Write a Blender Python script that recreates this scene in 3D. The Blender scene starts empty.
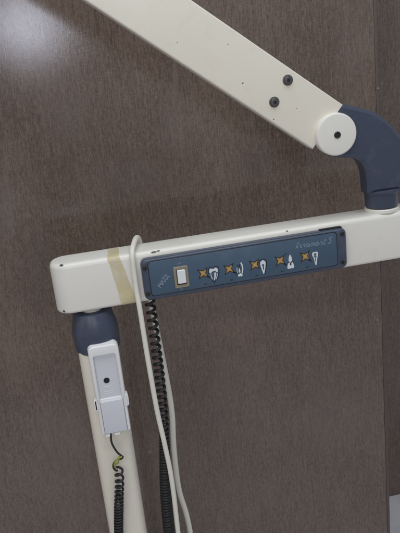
import bpy, bmesh, math, random
from mathutils import Vector, Matrix
random.seed(7)
S = bpy.context.scene
COL = S.collection
PI = math.pi

# ------------------------------------------------------------------ materials
def mat(name, base, rough=.5, var=.06, vscale=30., bump=.0, bscale=300., spec=.5, metal=0., dirt=None, dscale=25., damt=.5, coat=0., rvar=.0):
    m = bpy.data.materials.new(name); m.use_nodes = True
    nt = m.node_tree; N = nt.nodes; L = nt.links
    b = N['Principled BSDF']
    b.inputs['Roughness'].default_value = rough
    b.inputs['Specular IOR Level'].default_value = spec
    b.inputs['Metallic'].default_value = metal
    b.inputs['Coat Weight'].default_value = coat
    tc = N.new('ShaderNodeTexCoord')
    no = N.new('ShaderNodeTexNoise'); no.inputs['Scale'].default_value = vscale; no.inputs['Detail'].default_value = 6
    L.new(tc.outputs['Object'], no.inputs['Vector'])
    mx = N.new('ShaderNodeMix'); mx.data_type = 'RGBA'
    mx.inputs[6].default_value = tuple(c*(1-var) for c in base)+(1,)
    mx.inputs[7].default_value = tuple(min(1, c*(1+var)) for c in base)+(1,)
    L.new(no.outputs['Fac'], mx.inputs[0])
    out = mx.outputs[2]
    if dirt:
        n2 = N.new('ShaderNodeTexNoise'); n2.inputs['Scale'].default_value = dscale; n2.inputs['Detail'].default_value = 9; n2.inputs['Roughness'].default_value = .65
        L.new(tc.outputs['Object'], n2.inputs['Vector'])
        rp = N.new('ShaderNodeValToRGB'); rp.color_ramp.elements[0].position = .54; rp.color_ramp.elements[1].position = .80
        rp.color_ramp.elements[1].color = (damt, damt, damt, 1)
        L.new(n2.outputs['Fac'], rp.inputs[0])
        m2 = N.new('ShaderNodeMix'); m2.data_type = 'RGBA'; m2.inputs[7].default_value = dirt+(1,)
        L.new(rp.outputs[0], m2.inputs[0]); L.new(out, m2.inputs[6]); out = m2.outputs[2]
    L.new(out, b.inputs['Base Color'])
    if rvar:
        mr = N.new('ShaderNodeMapRange'); mr.inputs['To Min'].default_value = rough-rvar; mr.inputs['To Max'].default_value = rough+rvar
        n3 = N.new('ShaderNodeTexNoise'); n3.inputs['Scale'].default_value = 18; n3.inputs['Detail'].default_value = 5
        L.new(tc.outputs['Object'], n3.inputs['Vector']); L.new(n3.outputs['Fac'], mr.inputs['Value']); L.new(mr.outputs[0], b.inputs['Roughness'])
    if bump:
        nb = N.new('ShaderNodeTexNoise'); nb.inputs['Scale'].default_value = bscale; nb.inputs['Detail'].default_value = 3
        L.new(tc.outputs['Object'], nb.inputs['Vector'])
        bp = N.new('ShaderNodeBump'); bp.inputs['Strength'].default_value = bump; bp.inputs['Distance'].default_value = .001
        L.new(nb.outputs['Fac'], bp.inputs['Height']); L.new(bp.outputs[0], b.inputs['Normal'])
    return m

def laminate(name, dark=1.0, marks=True):
    """dark brown linen-grain wood laminate: fine vertical streaks crossed by a faint weave, worn pale in streaks"""
    m = bpy.data.materials.new(name); m.use_nodes = True
    nt = m.node_tree; N = nt.nodes; L = nt.links; b = N['Principled BSDF']
    tc = N.new('ShaderNodeTexCoord')
    def noise(sx, sz, detail=4, rough=.55, off=0):
        mp = N.new('ShaderNodeMapping'); mp.inputs['Scale'].default_value = (sx, 1, sz); mp.inputs['Location'].default_value = (off, 0, off)
        L.new(tc.outputs['Object'], mp.inputs['Vector'])
        n = N.new('ShaderNodeTexNoise'); n.inputs['Scale'].default_value = 1; n.inputs['Detail'].default_value = detail; n.inputs['Roughness'].default_value = rough
        L.new(mp.outputs[0], n.inputs['Vector']); return n.outputs['Fac']
    def math_(op, a, c, clamp=False):
        n = N.new('ShaderNodeMath'); n.operation = op; n.use_clamp = clamp
        for i, v in enumerate((a, c)):
            if isinstance(v, (int, float)): n.inputs[i].default_value = v
            else: L.new(v, n.inputs[i])
        return n.outputs[0]
    fine = noise(680, 105, 3, .62)              # vertical pores
    mid = noise(300, 26, 5, .62, 3.1)            # streaks
    weave = noise(150, 520, 2, .5, 7.7)         # cross threads
    blot = noise(6, 3.2, 4, .55, 11)            # broad blotches
    wisp = noise(240, 7, 6, .72, 19)            # long pale scratches
    s = math_('MULTIPLY', fine, .42)
    s = math_('ADD', s, math_('MULTIPLY', mid, .26))
    s = math_('ADD', s, math_('MULTIPLY', weave, .20))
    s = math_('ADD', s, math_('MULTIPLY', blot, .24))
    rp = N.new('ShaderNodeValToRGB'); e = rp.color_ramp.elements
    e[0].position = .385; e[0].color = (.068*dark, .049*dark, .039*dark, 1)
    e[1].position = .64; e[1].color = (.196*dark, .149*dark, .122*dark, 1)
    k = rp.color_ramp.elements.new(.5); k.color = (.117*dark, .085*dark, .067*dark, 1)
    L.new(s, rp.inputs[0])
    w = N.new('ShaderNodeMapRange'); w.inputs['From Min'].default_value = .60; w.inputs['From Max'].default_value = .85; w.inputs['To Max'].default_value = .42
    L.new(wisp, w.inputs['Value'])
    mx = N.new('ShaderNodeMix'); mx.data_type = 'RGBA'; mx.inputs[7].default_value = (.32*dark, .275*dark, .25*dark, 1)
    L.new(w.outputs[0], mx.inputs[0]); L.new(rp.outputs[0], mx.inputs[6])
    out = mx.outputs[2]
    if marks:
        # scuffs, specks, broad pale and dark patches, each with its own place on the board (object x, z; half sizes; tilt)
        for x, z, hx, hz, tilt, colr, amt in BOARD_MARKS:
            mp = N.new('ShaderNodeMapping'); mp.vector_type = 'TEXTURE'
            mp.inputs['Location'].default_value = (x, 0, z); mp.inputs['Rotation'].default_value = (0, tilt, 0); mp.inputs['Scale'].default_value = (hx, 1000, hz)
            L.new(tc.outputs['Object'], mp.inputs['Vector'])
            ln = N.new('ShaderNodeVectorMath'); ln.operation = 'LENGTH'; L.new(mp.outputs[0], ln.inputs[0])
            d = math_('ADD', ln.outputs['Value'], math_('MULTIPLY', math_('SUBTRACT', fine, .5), 1.6))
            mr = N.new('ShaderNodeMapRange'); mr.inputs['From Min'].default_value = 1.15; mr.inputs['From Max'].default_value = .35; mr.inputs['To Max'].default_value = amt
            L.new(d, mr.inputs['Value'])
            m2 = N.new('ShaderNodeMix'); m2.data_type = 'RGBA'; m2.inputs[7].default_value = colr+(1,)
            L.new(mr.outputs[0], m2.inputs[0]); L.new(out, m2.inputs[6]); out = m2.outputs[2]
    L.new(out, b.inputs['Base Color'])
    rr = N.new('ShaderNodeMapRange'); rr.inputs['To Min'].default_value = .085; rr.inputs['To Max'].default_value = .17
    L.new(math_('ADD', math_('MULTIPLY', fine, .35), math_('MULTIPLY', blot, .65)), rr.inputs['Value']); L.new(rr.outputs[0], b.inputs['Roughness'])
    b.inputs['Specular IOR Level'].default_value = .5
    bp = N.new('ShaderNodeBump'); bp.inputs['Strength'].default_value = .10; bp.inputs['Distance'].default_value = .0005
    L.new(math_('ADD', math_('MULTIPLY', fine, .7), noise(900, 900, 2, .5, 31)), bp.inputs['Height']); L.new(bp.outputs[0], b.inputs['Normal'])
    return m

BOARD_MARKS = [(.0445, -.113, .0040, .017, -.12, (.02, .016, .015), .85), (.041, -.104, .010, .012, 0, (.05, .04, .035), .5),
          (.0723, -.3727, .004, .004, 0, (.3, .28, .27), .6), (.20, .30, .006, .03, .05, (.2, .18, .17), .35),
          (.47, .02, .004, .02, 0, (.2, .18, .17), .25), (-.10, .12, .012, .05, .1, (.19, .17, .165), .3),
          (.30, -.52, .02, .05, .1, (.17, .155, .15), .25), (.0, -.35, .006, .04, .1, (.2, .18, .17), .3), (.62, -.30, .005, .03, 0, (.19, .17, .165), .25),
          (.02, .26, .035, .05, .2, (.20, .17, .155), .20), (.19, .23, .02, .05, .1, (.21, .18, .165), .20), (.11, .15, .06, .03, .1, (.185, .155, .14), .18), (-.07, .02, .04, .09, .1, (.09, .068, .058), .28), (.32, .14, .05, .04, 0, (.09, .068, .058), .25), (.42, -.38, .07, .09, .3, (.19, .165, .155), .18), (.22, -.30, .03, .12, .1, (.19, .165, .155), .18), (-.08, -.30, .05, .06, .1, (.19, .165, .155), .18), (.50, .33, .03, .10, 0, (.18, .15, .135), .18), (.33, -.12, .14, .025, .1, (.09, .068, .058), .4)]  # last entry: a broad dark band on the board below the crossarm
M = {}
M['board'] = laminate('brown_laminate')
M['backlam'] = laminate('unmarked_laminate', 1.0, False)  # same brown colours as the board, without its marks
M['edge'] = mat('edge_band', (.10, .079, .071), .45, .15, 60)
M['cream'] = mat('cream_enamel', (.80, .755, .645), .30, .035, 9, .05, 700, .5, dirt=(.50, .43, .31), dscale=38, damt=.22, rvar=.05)
M['white'] = mat('white_enamel', (.79, .77, .70), .32, .03, 9, .05, 700, .5, dirt=(.50, .43, .31), dscale=30, damt=.20, rvar=.05)
M['blue'] = mat('navy_moulding', (.054, .067, .103), .29, .10, 25, .08, 1500, .45, dirt=(.15, .16, .19), dscale=45, damt=.45, rvar=.06)
M['panelblue'] = mat('navy_case', (.055, .071, .108), .32, .10, 25, .10, 1800, .45, dirt=(.16, .17, .20), dscale=60, damt=.45, rvar=.06)
M['label'] = mat('slate_blue_film', (.058, .100, .152), .36, .10, 40, .05, 1400, .45, dirt=(.12, .16, .22), dscale=55, damt=.35, rvar=.06)
M['ink'] = mat('black_ink', (.012, .014, .02), .4)
M['orange'] = mat('orange_ink', (.44, .25, .065), .45, .15, 300)
M['orange_pale'] = mat('yellow_ink', (.55, .37, .14), .45, .1, 300)
M['paleink'] = mat('white_ink', (.70, .74, .76), .42, .08, 400)
M['greyink'] = mat('grey_ink', (.40, .44, .47), .42, .08, 400)
M['blueink'] = mat('pale_blue_ink', (.21, .28, .37), .42, .25, 500)
M['ledgreen'] = mat('dark_green_lens', (.02, .045, .045), .3)
M['bezel'] = mat('brass_grey_bezel', (.26, .235, .17), .42, .15, 200)
M['rocker'] = mat('white_rocker', (.83, .85, .85), .25, .02)
M['holder'] = mat('cool_white_plastic', (.83, .828, .828), .36, .02, 20, .05, 1200, dirt=(.55, .54, .52), dscale=45, damt=.2)
M['holdergrey'] = mat('pale_blue_grey_plastic', (.65, .67, .71), .40, .03, 20, .06, 1200)
M['cable'] = mat('white_cable_sheath', (.77, .75, .66), .48, .05, 40, .08, 700, dirt=(.46, .42, .32), dscale=60, damt=.3)
M['coil'] = mat('black_rubber', (.016, .016, .017), .5, .15, 200, .1, 900)
M['earth'] = mat('yellow_green_sheath', (.30, .33, .04), .5, .4, 220)
M['steel'] = mat('dull_steel', (.115, .115, .11), .42, .2, 400, metal=.7)
M['darksteel'] = mat('dark_steel', (.035, .035, .036), .45, .2, 400, metal=.4)
M['pin'] = mat('pale_pin', (.28, .26, .24), .4)
M['hole'] = mat('black_recess', (.006, .006, .007), .7)
M['speck'] = mat('brown_speck', (.16, .13, .09), .6)
M['chip'] = mat('bare_dark_metal', (.06, .065, .075), .5, .4, 600)
M['tape'] = mat('yellowed_tape', (.70, .61, .37), .38, .12, 70, .22, 420, dirt=(.74, .71, .62), dscale=42, damt=1.0)
_nt = M['tape'].node_tree; _tc = _nt.nodes.new('ShaderNodeTexCoord'); _n = _nt.nodes.new('ShaderNodeTexNoise'); _n.inputs['Scale'].default_value = 32; _n.inputs['Detail'].default_value = 5
_nt.links.new(_tc.outputs['Object'], _n.inputs['Vector']); _mr = _nt.nodes.new('ShaderNodeMapRange'); _mr.inputs['From Min'].default_value = .34; _mr.inputs['From Max'].default_value = .62; _mr.inputs['To Min'].default_value = .38; _mr.inputs['To Max'].default_value = .9
_nt.links.new(_n.outputs['Fac'], _mr.inputs['Value']); _nt.links.new(_mr.outputs[0], _nt.nodes['Principled BSDF'].inputs['Alpha'])
M['floor'] = mat('white_tile', (.80, .80, .84), .22, .06, 5, dirt=(.40, .40, .42), dscale=9, damt=.6)

# ------------------------------------------------------------------ mesh helpers
class MB:
    def __init__(s): s.v = []; s.f = []
    def add(s, v, f):
        o = len(s.v); s.v += [tuple(p) for p in v]; s.f += [tuple(i+o for i in q) for q in f]; return s
    def rings(s, rings, cap0=True, cap1=True, closed=True):
        n = len(rings[0]); v = [p for r in rings for p in r]; f = []
        for k in range(len(rings)-1):
            for i in range(n if closed else n-1):
                j = (i+1) % n
                f.append((k*n+i, k*n+j, (k+1)*n+j, (k+1)*n+i))
        if cap0: f.append(tuple(reversed(range(n))))
        if cap1: f.append(tuple((len(rings)-1)*n+i for i in range(n)))
        return s.add(v, f)
    def build(s, name, m, parent=None, sharp=38):
        me = bpy.data.meshes.new(name); me.from_pydata(s.v, [], s.f)
        bm = bmesh.new(); bm.from_mesh(me); bmesh.ops.recalc_face_normals(bm, faces=bm.faces)
        for f in bm.faces: f.smooth = True
        bm.to_mesh(me); bm.free()
        me.set_sharp_from_angle(angle=math.radians(sharp))
        o = bpy.data.objects.new(name, me); COL.objects.link(o); me.materials.append(M[m] if isinstance(m, str) else m)
        if parent: o.parent = parent; o.matrix_parent_inverse = Matrix()
        return o

def rrect(x0, z0, x1, z1, r, n=7):
    p = []
    if not isinstance(r, (tuple, list)): r = (r,)*4
    for (cx, cz, a, q) in ((x1-r[0], z1-r[0], 0, r[0]), (x0+r[1], z1-r[1], 90, r[1]), (x0+r[2], z0+r[2], 180, r[2]), (x1-r[3], z0+r[3], 270, r[3])):
        for k in range(n):
            t = math.radians(a+90*k/(n-1)); p.append((cx+q*math.cos(t), cz+q*math.sin(t)))
    return p

def circle(cx, cz, r, n=48): return [(cx+r*math.cos(2*PI*k/n), cz+r*math.sin(2*PI*k/n)) for k in range(n)]

def inset(pts, d):
    n = len(pts); out = []
    area = sum(pts[i][0]*pts[(i+1) % n][1]-pts[(i+1) % n][0]*pts[i][1] for i in range(n))
    sg = 1 if area > 0 else -1
    for i in range(n):
        p = Vector(pts[i]); a = p; b = p; k = 1
        while (p-a).length < 1e-7: a = Vector(pts[(i-k) % n]); k += 1
        k = 1
        while (p-b).length < 1e-7: b = Vector(pts[(i+k) % n]); k += 1
        e1 = (p-a).normalized(); e2 = (b-p).normalized()
        n1 = Vector((-e1.y, e1.x))*sg; n2 = Vector((-e2.y, e2.x))*sg
        nn = (n1+n2)
        if nn.length < 1e-6: nn = n1
        nn.normalize(); c = max(.35, nn.dot(n1))
        out.append(tuple(p+nn*(d/c)))
    return out

def prism(pts, lo, hi, axis, bv0=0., bv1=0., seg=4):
    """extrude a 2D outline along an axis ('y': outline is x,z; 'z': outline is x,y), rounding the edge at lo by bv0 and at hi by bv1"""
    lev = []
    if bv0:
        for k in range(seg+1):
            t = PI/2*k/seg; lev.append((lo+bv0*(1-math.sin(t)), bv0*(1-math.cos(t)) if False else bv0*(1-math.cos(PI/2-t)) if False else 0))
        lev = [(lo+bv0*(1-math.cos(PI/2*k/seg)), bv0*(1-math.sin(PI/2*k/seg))) for k in range(seg+1)]
    else: lev.append((lo, 0))
    if bv1: lev += [(hi-bv1*(1-math.sin(PI/2*k/seg)) if False else hi-bv1+bv1*math.sin(PI/2*k/seg), bv1*(1-math.cos(PI/2*k/seg))) for k in range(seg+1)]
    else: lev.append((hi, 0))
    rs = []
    for h, d in lev:
        q = inset(pts, d) if d > 1e-9 else pts
        rs.append([(x, h, z) if axis == 'y' else (x, z, h) for x, z in q])
    return MB().rings(rs)

def lathe(cx, cy, prof, n=64, axis='z'):
    """prof: list of (r, h)"""
    rs = []
    for r, h in prof:
        if axis == 'z': rs.append([(cx+r*math.cos(2*PI*k/n), cy+r*math.sin(2*PI*k/n), h) for k in range(n)])
        else: rs.append([(cx+r*math.cos(2*PI*k/n), h, cy+r*math.sin(2*PI*k/n)) for k in range(n)])
    return MB().rings(rs)

def crom(P, per=10):
    P = [Vector(p) for p in P]; out = []
    for i in range(len(P)-1):
        p0 = P[i-1] if i else P[0]*2-P[1]; p1 = P[i]; p2 = P[i+1]; p3 = P[i+2] if i+2 < len(P) else P[-1]*2-P[-2]
        for k in range(per):
            t = k/per
            out.append(.5*((2*p1)+(p2-p0)*t+(2*p0-5*p1+4*p2-p3)*t*t+(3*p1-p0-3*p2+p3)*t**3))
    out.append(P[-1]); return out

def tube(path, r, n=14, cap=True):
    path = [Vector(p) for p in path]
    t0 = (path[1]-path[0]).normalized()
    up = Vector((0, 1, 0)) if abs(t0.y) < .9 else Vector((1, 0, 0))
    u = t0.cross(up).normalized(); rs = []
    for i, p in enumerate(path):
        t = ((path[i+1] if i+1 < len(path) else p)-(path[i-1] if i else p)).normalized()
        u = (u-t*u.dot(t)).normalized(); w = t.cross(u)
        rr = r(i/(len(path)-1)) if callable(r) else r
        rs.append([p+(u*math.cos(2*PI*k/n)+w*math.sin(2*PI*k/n))*rr for k in range(n)])
    return MB().rings(rs, cap, cap)

def helix(axis_pts, radius, pitch, wire, steps=20, n=9, jitter=.0, phase=0.):
    """coil around a smooth axis; radius and pitch are functions of 0..1"""
    ax = crom(axis_pts, 40); L = [0]
    for a, b in zip(ax, ax[1:]): L.append(L[-1]+(b-a).length)
    tot = L[-1]; pts = []; s = 0; ph = phase; j = 0
    wob = 0
    while s < tot:
        while j < len(L)-2 and L[j+1] < s: j += 1
        f = (s-L[j])/max(1e-9, L[j+1]-L[j]); c = ax[j].lerp(ax[j+1], f); t = (ax[j+1]-ax[j]).normalized()
        u = t.cross(Vector((0, 1, 0))).normalized(); w = t.cross(u)
        q = s/tot; wob += random.uniform(-1, 1)*jitter; wob *= .93
        R = radius(q)*(1+wob)
        pts.append(c+(u*math.cos(ph)+w*math.sin(ph))*R)
        ph += 2*PI/steps; s += pitch(q)*(1+wob*2)/steps
    return tube(pts, wire, n)

def flat(polys, y, th=.0003):
    """thin printed shapes in the x,z plane, front at y (facing -Y), a film of real thickness"""
    m = MB()
    for p in polys:
        m.rings([[(x, y+th, z) for x, z in p], [(x, y, z) for x, z in p]])
    return m

def stroke(pts, w, smooth=True, per=10, taper=True):
    """a pen stroke as a closed outline in x,z"""
    P = crom([(x, 0, z) for x, z in pts], per) if smooth and len(pts) > 2 else [Vector((x, 0, z)) for x, z in pts]
    Lr = []; Rr = []
    for i, p in enumerate(P):
        t = ((P[i+1] if i+1 < len(P) else p)-(P[i-1] if i else p)).normalized(); nrm = Vector((-t.z, 0, t.x))
        h = w/2
        Lr.append((p.x+nrm.x*h, p.z+nrm.z*h)); Rr.append((p.x-nrm.x*h, p.z-nrm.z*h))
    return Lr, Rr

def strokes(list_, y, th=.0003):
    m = MB()
    for pts, w in list_:
        a, b = stroke(pts, w)
        n = len(a); v = [(x, y, z) for x, z in a]+[(x, y, z) for x, z in b]+[(x, y+th, z) for x, z in a]+[(x, y+th, z) for x, z in b]
        f = [(i, i+1, n+i+1, n+i) for i in range(n-1)]+[(2*n+i, 3*n+i, 3*n+i+1, 2*n+i+1) for i in range(n-1)]
        f += [(i, 2*n+i, 2*n+i+1, i+1) for i in range(n-1)]+[(n+i, n+i+1, 3*n+i+1, 3*n+i) for i in range(n-1)]
        f += [(0, n, 3*n, 2*n), (n-1, 3*n-1, 4*n-1, 2*n-1)]
        m.add(v, f)
    return m

def thing(name, label, cat, loc=(0, 0, 0), group=None):
    o = bpy.data.objects.new(name, None); COL.objects.link(o); o.empty_display_size = .05
    o['label'] = label; o['category'] = cat
    if group: o['group'] = group
    return o
def tag(o, label, cat, group=None):
    o['label'] = label; o['category'] = cat
    if group: o['group'] = group
    return o
def structure(o): o['kind'] = 'structure'; return o

FLOOR = -1.0
# ------------------------------------------------------------------ setting
structure(MB().add([(-1.6, -1.31, FLOOR), (2.2, -1.31, FLOOR), (2.2, .699, FLOOR), (-1.6, .699, FLOOR),
                    (-1.6, -1.31, FLOOR-.02), (2.2, -1.31, FLOOR-.02), (2.2, .699, FLOOR-.02), (-1.6, .699, FLOOR-.02)],
                   [(0, 1, 2, 3), (7, 6, 5, 4), (0, 4, 5, 1), (1, 5, 6, 2), (2, 6, 7, 3), (3, 7, 4, 0)]).build('floor', 'floor'))
bw = prism(rrect(-1.6, FLOOR-.02, 2.2, 1.5, .001, 2), .70, .72, 'y').build('back_wall', 'backlam'); structure(bw)

wp = thing('laminate_board', 'tall dark brown wood-grain laminate board filling the picture behind the cream arm', 'board')
prism(rrect(-1.2, FLOOR+.002, .5450, .62, .0005, 2), .20, .225, 'y', .0008).build('panel', 'board', wp)
prism(rrect(.5452, FLOOR+.002, .5510, .62, .0012, 3), .1994, .2252, 'y', .0012, .0012).build('edge_band', 'edge', wp)
for x, z, y in ((.535, -.1886, .20), (.5490, .2413, .1994)):
    lathe(x, z, [(.0001, y-.0016), (.0010, y-.0012), (.0016, y-.0006), (.0017, y+.001)], 20, 'y').build('pin_head', 'pin', wp)

# ------------------------------------------------------------------ the X-ray arm
arm = thing('dental_xray_arm', 'cream jointed dental X-ray arm with navy blue joints and a blue switch panel', 'x-ray arm')

# crossarm: rounded-end square tube
D = .0534; H = .075
cross = prism(rrect(-.040, 0, .62, D, .0235, 12), 0, H, 'z', .0055, .0075, 6).build('crossarm', 'white', arm)
chips = [(-.0225, .0735, 0.0, .0030, .0012, 'f'), (.1090, .0722, 0, .0045, .0011, 'f'), (.1155, .0727, 0, .0022, .0008, 'f'), (-.0300, .0050, .001, .0016, .0020, 'f'), (.3080, .0722, 0, .002, .0007, 'f')]
for x, z, y, rx, rz, _ in chips:
    # lies on the rounded upper edge of the tube
    pts = [(x+rx*math.cos(2*PI*k/14)*random.uniform(.7, 1.2), rz*math.sin(2*PI*k/14)*random.uniform(.7, 1.2)) for k in range(14)]
    q = []
    for px, dz in pts:
        # point on quarter round profile r=.0075 centred (y=.0075, z=.0675); plan corner ignored except at the far left
        ycorner = 0.0
        if px < -.016: ycorner = .024-math.sqrt(max(0, .024**2-(px+.016)**2))
        zz = z+dz
        if zz > .0675:
            a = max(0, .0075**2-(zz-.0675)**2); yy = .0075-math.sqrt(a)
        elif zz < .0055: yy = .0055-math.sqrt(max(0, .0055**2-(.0055-zz)**2))
        else: yy = 0
        q.append((px, yy+ycorner-.0006, zz+(.0004 if zz > .0675 else 0)))
    MB().rings([[(a, b+.0016, c-.0006) for a, b, c in q], q]).build('paint_chip', 'chip', cross)
# yellowed tape wound round the tube: front, over the rounded edge, top, back
prof = [(.030, -.0005), (-.0004, -.0004)] if False else []
prof = [(D*.5, -.0004), (.0055, -.0004)]+[(.0055-.0059*math.sin(PI/2*k/5), .0055-.0059*math.cos(PI/2*k/5)) for k in range(1, 6)]
prof += [(-.0004, .02), (-.0004, .035), (-.0004, .05), (-.0004, .0675)]+[(.0075-.0079*math.cos(PI/2*k/6), .0675+.0079*math.sin(PI/2*k/6)) for k in range(1, 7)]
prof += [(.02, H+.0004), (.035, H+.0004), (D-.0075, H+.0004)]+[(D-.0075+.0079*math.sin(PI/2*k/5), H-.0075+.0079*math.cos(PI/2*k/5)) for k in range(1, 6)]+[(D+.0004, .03)]
tv = []; NT = 9
for i, (y, z) in enumerate(prof):
    zz = z if y < .01 else (H if z > .03 else 0)
    a = .0535+(.0417-.0535)*(zz/H) + random.uniform(-.0011, .0011); b = .0765+(.0588-.0765)*(zz/H)+random.uniform(-.0006, .0006)
    if y > .01 and z > .03: a += .006*y/D; b += .004*y/D
    tv.append([(a+(b-a)*k/(NT-1), y, z) for k in range(NT)])
tm = MB().rings(tv, False, False, closed=False)
tape = tm.build('tape_residue', 'tape', cross, 60); tape['label'] = 'yellowed band of old tape round the crossarm'

# post down to its foot on the floor, with the blue joint
post = prism(rrect(-.0208, .0010, .0392, .0545, .016, 9), FLOOR+.03, -.06, 'z').build('post', 'cream', arm)
lathe(.009, .027, [(.17, FLOOR+.001), (.175, FLOOR+.006), (.175, FLOOR+.018), (.165, FLOOR+.026), (.06, FLOOR+.034), (.05, FLOOR+.045), (.046, FLOOR+.06), (.030, FLOOR+.062)], 72).build('foot', 'blue', arm)
lathe(.0094, .027, [(.0262, -.0070), (.0275, -.0076), (.0288, -.0100), (.0338, -.0320), (.0345, -.0372), (.0345, -.0440), (.0336, -.0640), (.0330, -.0672), (.0318, -.0685), (.027, -.0690)], 72).build('post_joint', 'blue', arm, 30)
lathe(.0094, .027, [(.0135, -.0076), (.0148, -.0066), (.0148, -.0012), (.0135, -.0002)], 48).build('washer', 'white', arm)

# scissor beam, running up to the left from the elbow
px, pz = .3902, .2043                         # pivot
d = Vector((-.787, .617)); w = Vector((.617, .787))
def bl(s, t): return (px+d.x*s+w.x*t, pz+d.y*s+w.y*t)
def offs(P): v = Vector((P[0]-px, P[1]-pz)); return (v.dot(d), v.dot(w))
top_t = sum(offs(P)[1] for P in ((.1994, .4035), (.2894, .3362), (.4052, .2433)))/3
bot_t = sum(offs(P)[1] for P in ((.0638, .4162), (.2549, .2655), (.3568, .1867)))/3
s_top = offs((.4052, .2433))[0]; s_bot = offs((.3568, .1867))[0]
out = [bl(.78, top_t), bl(.78, bot_t), bl(s_bot, bot_t), bl(s_top, top_t)]
def roundpoly(P, r, n=4):
    o = []
    for i in range(len(P)):
        p = Vector(P[i]); a = (Vector(P[i-1])-p).normalized(); b = (Vector(P[(i+1) % len(P)])-p).normalized()
        for k in range(n):
            t = k/(n-1); q0 = p+a*r; q2 = p+b*r
            o.append(tuple(q0*(1-t)**2+p*2*t*(1-t)+q2*t*t))
    return o
beam = prism(out, .0050, .0360, 'y', .0026, .0026, 5).build('scissor_beam', 'cream', arm)
for x, z in ((.3252, .2871), (.3036, .2597)):
    lathe(x, z, [(.0074, .0049), (.0074, .0043), (.0060, .0041), (.0057, .0026), (.0046, .0014), (.0028, .0011), (.0001, .0012)], 32, 'y').build('screw', 'steel', beam)
    prism(circle(x, z, .0024, 6), .0010, .0020, 'y').build('hex_socket', 'hole', beam)
for (s, t, a) in ((.155, -.012, .0013), (.20, .02, .0009), (.09, -.03, .0011), (.26, -.015, .0008), (.31, .018, .0010), (.07, .0, .0008)):
    cx, cz = bl(s, t)
    flat([[(cx+a*math.cos(2*PI*k/9)*random.uniform(.6, 1.3), cz+a*.7*math.sin(2*PI*k/9)*random.uniform(.6, 1.3)) for k in range(9)]], .00485, .0003).build('paint_chip', 'speck', beam)

# elbow
chain = crom([(.3900, 0, .2440), (.3760, 0, .2200), (.3720, 0, .1960), (.3790, 0, .1765), (.3930, 0, .1690), (.4060, 0, .1668), (.4190, 0, .1645), (.4290, 0, .1590), (.4350, 0, .1500), (.4385, 0, .1380), (.4398, 0, .1260)], 4)
outer = crom([(.5010, 0, .1250), (.5060, 0, .1420), (.5080, 0, .1600), (.5020, 0, .1780), (.4927, 0, .1900), (.4773, 0, .2085), (.4620, 0, .2215), (.4468, 0, .2303), (.4346, 0, .2350), (.4195, 0, .2402), (.4060, 0, .2447)], 4)
elbow = prism([(v.x, v.z) for v in chain]+[(.4403, .1075), (.5000, .1075)]+[(v.x, v.z) for v in outer], .0060, .0490, 'y', .0052, .0140, 1).build('elbow', 'blue', arm, 32)
cap = prism(circle(px, pz, .0305, 72), -.0040, .0100, 'y', .0028, .0, 5).build('pivot_cap', 'white', elbow)
lathe(px+.0006, pz-.0006, [(.0050, -.0041), (.0050, -.0048), (.0044, -.0053), (.0030, -.0053), (.0026, -.0043), (.0001, -.0041)], 28, 'y').build('screw', 'darksteel', elbow)
nx = .4698
lathe(nx, .027, [(.0262, .1100), (.0285, .1090), (.0285, .1060), (.0262, .1040), (.0257, .1010), (.0252, .0870), (.0246, .0830), (.0225, .0815)], 72).build('neck', 'blue', elbow, 30)
lathe(nx, .027, [(.0245, .0745), (.0262, .0752), (.0262, .0795), (.0250, .0807), (.021, .0810)], 64).build('washer', 'white', arm)

# control panel
PX0, PX1, PZ0, PZ1 = .0868, .3950, .0050, .0668
YF = -.0125
cp = prism(rrect(PX0, PZ0, PX1, PZ1, .0085, 8), YF, -.0003, 'y', .0042, 0, 5).build('control_panel', 'panelblue', arm)
prism(rrect(.0958, .0110, .3798, .0640, .005, 7), YF-.0003, YF+.001, 'y', .0002, 0, 2).build('label_border', 'ink', cp)
prism(rrect(.0970, .0122, .3786, .0628, .0045, 7), YF-.0006, YF+.001, 'y', .0002, 0, 2).build('faceplate', 'label', cp)
for x, z in ((.0916, .0550), (.0912, .0160), (.3880, .0590), (.3868, .0150)):
    lathe(x, z, [(.0034, YF+.0004), (.0034, YF-.0006), (.0029, YF-.0010), (.0020, YF-.0010), (.0018, YF-.0002), (.0001, YF-.0001)], 24, 'y').build('screw', 'darksteel', cp)
FY = YF-.0006
prism(rrect(.3560, .0655, .3905, .0683, .0012, 4), -.0060, -.0002, 'y').build('gap_shade', 'hole', cp)  # solid black strip standing in for the shaded gap behind the panel top
# rocker switch
bz = MB()
o_ = rrect(.1312, .0178, .1524, .0500, .0012, 3); i_ = rrect(.1350, .0225, .1486, .0458, .0008, 3)
bz.rings([[(x, FY+.0004, z) for x, z in o_], [(x, FY-.0016, z) for x, z in inset(o_, .0001)], [(x, FY-.0021, z) for x, z in inset(o_, .0006)], [(x, FY-.0021, z) for x, z in inset(i_, -.0004)], [(x, FY-.0016, z) for x, z in i_], [(x, FY+.0004, z) for x, z in i_]], False, False)
bz.build('switch_bezel', 'bezel', cp)
flat([inset(i_, -.0003)], FY-.0002, .0004).build('switch_well', 'hole', cp)
ri = rrect(.1360, .0246, .1480, .0452, .0012, 4); rk = MB(); lv = []
for ins, off in ((0, .0002), (0, -.003), (.0006, -.0036)):
    lv.append([(x, FY+off-(0.0016*(z-.0246)/.0206 if off < 0 else 0), z) for x, z in inset(ri, ins)])
rk.rings(lv, False, True).build('rocker_switch', 'rocker', cp)

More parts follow.
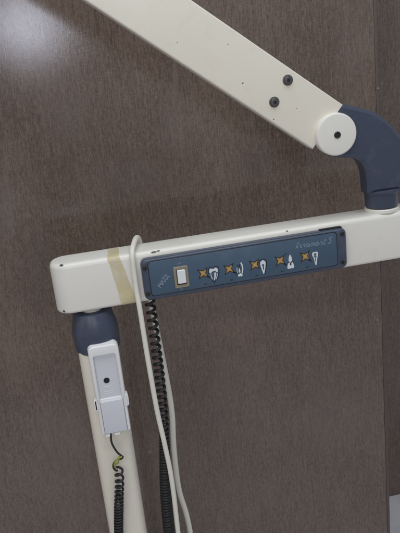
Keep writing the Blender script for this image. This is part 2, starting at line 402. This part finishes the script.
# printed marks
def star(cx, cz, R, r, rot=0): return [(cx+(R if k % 2 == 0 else r)*math.cos(rot+PI/4*(k+1)), cz+(R if k % 2 == 0 else r)*math.sin(rot+PI/4*(k+1))) for k in range(8)]
SX = [.1739, .2126, .2512, .2901, .3287]
for x in SX:
    z = .0338
    flat([star(x, z, .0112, .0042, .06)], FY-.0003).build('star_outline', 'ink', cp)
    flat([star(x, z, .0075, .0031, .06)], FY-.0006).build('star_mark', 'orange', cp)
    flat([star(x, z, .0046, .0009, .06)], FY-.0009).build('star_centre', 'orange_pale', cp)  # pale yellow ink printed over the orange star
    flat([[(x+.002+.0024*math.cos(2*PI*k/14), .0165+.0010*math.sin(2*PI*k/14)) for k in range(14)]], FY-.0003).build('indicator_window', 'ledgreen', cp)
def ell(cx, cz, rx, rz, n=16): return [(cx+rx*math.cos(2*PI*k/n), cz+rz*math.sin(2*PI*k/n)) for k in range(n)]
def rounded(p, per=5):
    q = p+p[:1]; n = len(p); out = []
    for i in range(n):
        a, b, c = Vector(p[i-1]), Vector(p[i]), Vector(p[(i+1) % n])
        m0 = b.lerp(a, .38); m1 = b.lerp(c, .38)
        for k in range(per):
            t = k/(per-1); out.append(tuple(m0*(1-t)**2+b*2*t*(1-t)+m1*t*t))
    return out
def tooth(fills, lines, darks=()):
    o = MB()
    if fills:
        for p in fills:
            p = rounded(p); o.rings([[(x, FY, z) for x, z in p], [(x, FY-.0003, z) for x, z in p]])
    if lines:
        l = strokes(lines, FY-.0004, .0004); o.add(l.v, l.f)
    t = o.build('tooth_symbol', 'paleink', cp)
    if darks: strokes(darks, FY-.0008, .0006).build('tooth_outline', 'ink', cp)
def sh(pts, cx, cz, k=.001): return [(cx+x*k, cz+z*k) for x, z in pts]
# back teeth
c = (.1898, .0308)
tooth([sh([(-6.4, 1), (-6.8, 5.4), (-5, 8.6), (-2.2, 7.6), (0, 6.8), (2.4, 8.8), (5.6, 7.4), (6.4, 3), (4.6, .6), (3, 3), (0, 4), (-3, 3), (-4.6, .8)], *c), sh([(.4, 1.4), (3.4, .8), (2.4, -5), (-.2, -11), (-1.4, -10.4), (.2, -5)], *c)],
      [(sh([(-4.6, .4), (-4.4, -4), (-2.8, -8)], *c), .0010), (sh([(4.6, 0), (4.4, -4), (2.2, -9)], *c), .0009)],
      [(sh([(-8, 1), (-8, 6.2), (-5.4, 10.4), (-2, 9.2), (0, 8.6), (2.6, 10.6), (6.6, 9), (7.8, 3), (6.2, -4), (4, -9.6)], *c), .0007), (sh([(-3.4, -9.6), (-.8, -13), (1.6, -11)], *c), .0011)])
c = (.2278, .0298)
tooth([sh([(-2.6, -9.5), (-3, -5.6), (-1, -6.6), (1, -5), (2.8, -6.6), (4, -5), (3.8, -9.8), (2, -10.6), (.4, -9.4), (-1, -10.4)], *c), sh([(-.8, 2), (1, 3), (1.4, -3), (0, -4.6), (-1.2, -3)], *c)],
      [(sh([(3, 10.5), (4.6, 6), (4.8, 0), (3.6, -5)], *c), .0019), (sh([(-3.4, 4), (-3.6, -1), (-2.4, -5)], *c), .0007)],
      [(sh([(.8, 9), (.6, 5), (1.6, 0), (2, -4)], *c), .0009), (sh([(-6, -4), (-2, -6)], *c), .0009), (sh([(-3, 8), (-1, 5.6)], *c), .0009)])
c = (.2636, .0285)
tooth([sh([(-4.3, 5), (-3.6, 8.2), (0, 10.6), (3.6, 8.4), (4.4, 5), (3, -3), (.9, -11), (-.3, -11), (-2.6, -3)], *c)], [],
      [(sh([(0, 4.2), (.1, 1), (.2, -4)], *c), .0012), (sh([(-1.6, 2), (0, 4), (1.8, 2)], *c), .0006), (sh([(-5.6, 5), (-4.6, 9.6), (0, 12.2), (4.8, 9.6), (5.7, 5), (4, -3), (1.6, -12)], *c), .0007)])
c = (.3055, .0290)
tooth([sh([(0, 11.6), (-1.6, 9), (-3, .4), (3.2, .4), (1.8, 9)], *c), sh([(-3, -.6), (-5, -6), (-5.2, -9.8), (-2, -10.4), (.6, -9.4), (3, -10.4), (5.4, -9.2), (5, -5), (3.4, -.6)], *c)], [],
      [(sh([(.2, -1.5), (.2, -4.8)], *c), .0018), (sh([(-1.4, 1), (.2, -2.2), (2, 1)], *c), .0006), (sh([(-5, 12), (-6.6, 15)], *c), .0007)])
c = (.3442, .0285)
tooth([sh([(-4.6, 9.6), (4.6, 9.8), (4.4, 4), (3.2, 1), (1.4, -10.8), (-.4, -11), (-2.6, 1), (-4.4, 4)], *c)], [],
      [(ell(.3442, .0345, .0015, .0012, 10)+[(.3457, .0345)], .0010), (sh([(-2.6, 2), (-.2, 3.6), (2.4, 2)], *c), .0006), (sh([(-.2, 3), (.1, -5)], *c), .0008)])
for x, z in ((.1830, .0262), (.2212, .0272), (.2985, .0262), (.3370, .0262)):
    strokes([([(x-.0032, z+.0012), (x+.0012, z-.0012)], .0016)], FY-.0003).build('tick_mark', 'ink', cp)

# lettering
G = {'I': ([[(.15, 0), (.35, 1.9)]], .42), 'n': ([[(0, 0), (.1, .95), (.12, .7), (.4, 1), (.58, .75), (.6, 0)]], .8),
     'o': ([[(.3, 1), (.02, .6), (.15, .05), (.5, .1), (.6, .6), (.3, 1)]], .75), 'm': ([[(0, 0), (.08, .95), (.1, .7), (.32, 1), (.45, .7), (.45, 0)], [(.45, .7), (.7, 1), (.85, .7), (.88, 0)]], 1.1),
     'e': ([[(.05, .5), (.5, .6), (.4, .98), (.08, .75), (.08, .2), (.35, 0), (.6, .2)]], .72), 't': ([[(.25, 1.7), (.2, .3), (.35, .02), (.5, .1)], [(0, 1.05), (.5, 1.12)]], .55),
     'S': ([[(.75, 1.75), (.35, 1.95), (.15, 1.5), (.55, 1.0), (.55, .3), (.1, .05)]], .9), ' ': ([], .35),
     'O': ([[(.4, 1.8), (.05, 1.2), (.1, .3), (.45, 0), (.8, .5), (.8, 1.4), (.4, 1.8)]], 1.0), 'N': ([[(0, 0), (0.02, 1.8)], [(.02, 1.8), (.75, 0)], [(.75, 0), (.77, 1.8)]], 1.0),
     'F': ([[(0, 0), (0, 1.8)], [(0, 1.8), (.65, 1.8)], [(0, .95), (.5, .95)]], .85), 'X': ([[(0, 0), (.75, 1.8)], [(0, 1.8), (.75, 0)]], .95),
     'M': ([[(0, 0), (.1, 1.8)], [(.1, 1.8), (.5, .4)], [(.5, .4), (.9, 1.8)], [(.9, 1.8), (1, 0)]], 1.2), 'A': ([[(0, 0), (.4, 1.8)], [(.4, 1.8), (.8, 0)], [(.15, .7), (.65, .7)]], 1.0)}
def write(text, x, z, k, w, ang=0, slant=0., sx=1.):
    L = []; cx = 0; ca, sa = math.cos(ang), math.sin(ang)
    for ch in text:
        g, adv = G[ch]
        for st in g:
            L.append(([(x+ca*((cx+a)*sx+slant*b)*k-sa*b*k, z+sa*((cx+a)*sx+slant*b)*k+ca*b*k) for a, b in st], w))
        cx += adv
    return L
strokes(write('Innoment S', .3140, .0482, .0050, .0011, -.02, .34, 1.58), FY-.0003).build('title_lettering', 'blueink', cp)
strokes(write('MAXX', .1105, .0225, .0042, .0012, math.radians(44), .0, 1.25), FY-.0003).build('logo_lettering', 'blueink', cp)
strokes(write('ON', .1385, .0528, .0017, .0004, 0, 0, 1.6), FY-.0003).build('switch_lettering', 'blueink', cp)
strokes(write('OFF', .1375, .0140, .0014, .0004, 0, 0, 1.6), FY-.0003).build('switch_lettering', 'blueink', cp)

# hand-switch holder screwed to the post
hx0, hx1, hz0, hz1 = -.0130, .0315, -.1975, -.0500
hold = prism(rrect(hx0, hz0, hx1, hz1, (.008, .008, .002, .002), 7), .0075, .0186, 'y', .002, 0, 4).build('switch_holder', 'holder', arm)
hold.location = (.0065, -.0176, .0010)
# raised rim: top bar and two side rails
rim_o = rrect(hx0+.0004, -.1370, hx1-.0004, hz1-.0004, (.0076, .0076, .001, .001), 7)
rim = [(hx1-.0004, -.1370)]+rim_o[:14]+[(hx0+.0004, -.1370), (hx0+.0064, -.1370), (hx0+.0066, -.0680), (hx0+.0080, -.0662), (hx1-.0080, -.0662), (hx1-.0062, -.0680), (hx1-.0060, -.1370)]
prism(rim, .0020, .0080, 'y', .0026, 0, 5).build('rim', 'holder', hold)
prism(rrect(hx0+.0068, -.1365, hx1-.0062, -.0665, .002, 4), .0066, .0080, 'y').build('recess_plate', 'holdergrey', hold)
prism(circle(.0072, -.1080, .0044, 28), .0060, .0070, 'y').build('hole', 'hole', hold)
prism(rrect(hx0+.0012, hz0+.0025, hx1-.0006, -.1363, .0015, 4), .0048, .0080, 'y', .0012, 0, 3).build('lower_plate', 'holder', hold)
prism(rrect(-.0074, -.1935, .0262, -.1400, .0012, 4), .0018, .0050, 'y', .0007, 0, 3).build('cover_plate', 'holdergrey', hold)
prism(rrect(-.0079, -.1942, .0267, -.1405, .0012, 4), .0040, .0049, 'y').build('cover_gap', 'darksteel', hold)
for sx, cx, cz in ((-1, hx0+.0005, -.1440), (1, hx1-.0005, -.1440)):
    o = [(cx-sx*.0015, cz-.0105), (cx+sx*.0030, cz-.0090), (cx+sx*.0038, cz-.006), (cx+sx*.0038, cz+.006), (cx+sx*.0030, cz+.0090), (cx-sx*.0015, cz+.0105)]
    prism(o, .0030, .0150, 'y', .0008, 0, 3).build('clip_tab', 'holder', hold)
    prism(rrect(min(cx+sx*.0006, cx+sx*.0022), cz-.0072, max(cx+sx*.0006, cx+sx*.0022), cz+.0072, .0006, 3), .0026, .0036, 'y').build('clip_slot', 'hole' if sx < 0 else 'holdergrey', hold)
strokes([([(.001, -.1180), (.0135, -.1182)], .0009), ([(.000, -.1260), (.0145, -.1262)], .0007), ([(.0, -.1292), (.0115, -.1294)], .0007)], .0064, .0005).build('moulded_lettering', 'holder', hold)
for x0, x1 in ((-.0072, -.0008), (.0065, .0145)):
    prism(rrect(x0, -.1985, x1, -.1945, .0006, 3), .0022, .0080, 'y', .0006, 0, 2).build('bottom_lip', 'holder', hold)

# ------------------------------------------------------------------ cables
rc = .0038
P = [(.1140, .066, -.985), (.1150, .066, -.70), (.1145, .066, -.4634), (.1050, .066, -.3722), (.1056, .066, -.2932), (.1105, .066, -.2184), (.1075, .0655, -.1357), (.1010, .063, -.04),
     (.0965, .0605, .030), (.0952, .0602, .062), (.0945, .0575, .0775), (.0915, .0480, .0846), (.0870, .0320, .0862), (.0825, .0150, .0842), (.0790, .0030, .0806), (.0772, -.0036, .0735), (.0765, -.0049, .0600), (.0763, -.0050, .0400), (.0762, -.0060, .0200), (.0768, -.0085, -.007), (.0782, -.010, -.087), (.0811, -.010, -.1715), (.0856, -.010, -.2338), (.0888, -.010, -.2981), (.0875, -.010, -.3983), (.083, -.010, -.60), (.080, -.01, -.80), (.078, -.03, -.985)]
tag(tube(crom(P, 16), lambda t: .0046-.0008*min(1, max(0, (t-.36)/.1)), 18).build('white_cable', 'cable'), 'thick off-white cable looped over the crossarm and hanging down on both sides of it', 'cable')

# black coiled cord below the switch panel: open turns first, close turns lower down
ax = [(.0945, .010, -.002), (.0944, .010, -.040), (.0942, .010, -.0661), (.0934, .010, -.1329), (.0915, .010, -.1846), (.0880, .010, -.2300), (.0835, .010, -.2800), (.0785, .010, -.3283), (.0745, .010, -.4099), (.072, .01, -.60), (.07, .01, -.80)]
tag(helix(ax, lambda q: .0060+(.0011*max(0, min(1, (q-.30)/.06))), lambda q: .0128 if q < .10 else (.0112 if q < .24 else max(.0050, .0112-(q-.24)*.09)), .0025, 22, 9, .006).build('coiled_cord', 'coil'),
    'black coiled cord hanging from under the blue switch panel, behind the white cable', 'cord', 'black coiled cords')

# black coiled cord from the holder on the post
hc = thing('coiled_cord', 'black coiled cord on the post front, coming from the white holder beside a yellow-green wire', 'cord', group='black coiled cords')
lead = [(.0008, .0055, -.1880), (.0005, .0050, -.1960), (-.0002, .0040, -.2053), (.0018, .003, -.2150), (.0060, .001, -.2245), (.0110, .000, -.2310), (.0128, .001, -.2345), (.0100, .004, -.2385), (.0040, .006, -.2400), (-.0020, .006, -.2455), (-.0035, .004, -.2510), (-.001, .003, -.2560), (.002, .004, -.2575)]
tube(crom(lead, 10), .0016, 10).build('lead_wire', 'coil', hc)
e1 = [(.0118, -.0016, -.2318), (.0070, -.0020, -.2330), (.0020, -.0012, -.2372), (-.0008, .0004, -.2420), (-.0012, .0012, -.2470), (-.0005, .001, -.2500)]
e2 = [(.0085, .000, -.2290), (.0060, -.001, -.2365), (.0050, .001, -.2420), (.0010, .0015, -.2450)]
m = tube(crom(e1, 8), .0014, 9); t2 = tube(crom(e2, 8), .0012, 9); m.add(t2.v, t2.f)
m.build('earth_wire', 'earth', hc)
ax2 = [(.0040, .0055, -.2535), (.0025, .0055, -.275), (-.0015, .006, -.300), (-.0085, .007, -.345), (-.0130, .0075, -.380), (-.021, .008, -.46), (-.03, .008, -.62)]
helix(ax2, lambda q: .0058, lambda q: max(.0050, .0136-.042*q), .00185, 22, 9, .008, PI).build('coil', 'coil', hc)

hc.location = (.0063, -.0176, -.0015)

# ------------------------------------------------------------------ camera
yaw, pit, rol = .1657, .3135, .1101
f = Vector((math.sin(yaw)*math.cos(pit), math.cos(yaw)*math.cos(pit), -math.sin(pit)))
r = Vector((math.cos(yaw), -math.sin(yaw), 0)); u = r.cross(f)
r2 = r*math.cos(rol)-u*math.sin(rol); u2 = u*math.cos(rol)+r*math.sin(rol)
cam = bpy.data.cameras.new('camera'); co = bpy.data.objects.new('camera', cam); COL.objects.link(co)
mw = Matrix((r2, u2, -f)).transposed().to_4x4(); mw.translation = Vector((.0127, -.9569, .3548)); co.matrix_world = mw
cam.sensor_fit = 'HORIZONTAL'; cam.sensor_width = 36; cam.lens = 63; cam.clip_start = .01; cam.clip_end = 100
S.camera = co

# ------------------------------------------------------------------ light: one ceiling lamp, two added area lights, dim ambient world
def area(name, loc, target, sx, sy, power, color):
    l = bpy.data.lights.new(name, 'AREA'); l.shape = 'RECTANGLE'; l.size = sx; l.size_y = sy; l.energy = power; l.color = color
    o = bpy.data.objects.new(name, l); COL.objects.link(o); o.location = loc
    o.rotation_euler = (Vector(target)-Vector(loc)).to_track_quat('-Z', 'Y').to_euler(); return o
a1 = area('area_light', (.25, -.55, 1.6), (.25, -.55, 0), 1.5, .9, 16.8, (.88, .94, 1.0)); a1.rotation_euler = (0, 0, 0)
warm_fill = area('area_light', (-.9, -2.2, 1.0), (.1, .0, -.2), 1.2, 1.2, 9.5, (1.0, .94, .84))  # added warm fill, set below the ceiling to brighten the post
a3 = area('glare_light', (.21, -3.2, .84), (.21, 0, .84), .40, .34, 7.5, (.80, .84, 1.0)); a3.rotation_euler = (Matrix.Rotation(math.radians(39.9), 4, 'Y') @ a3.rotation_euler.to_matrix().to_4x4()).to_euler()  # unseen light added and tilted to throw a glare patch on the board
W = bpy.data.worlds.new('World'); S.world = W; W.use_nodes = True
W.node_tree.nodes['Background'].inputs[0].default_value = (.93, .94, 1.0, 1); W.node_tree.nodes['Background'].inputs[1].default_value = .32
vs = S.view_settings; S.display_settings.display_device = 'sRGB'
vs.view_transform = 'Standard'; vs.look = 'None'; vs.exposure = 0; vs.gamma = 1; vs.use_curve_mapping = False
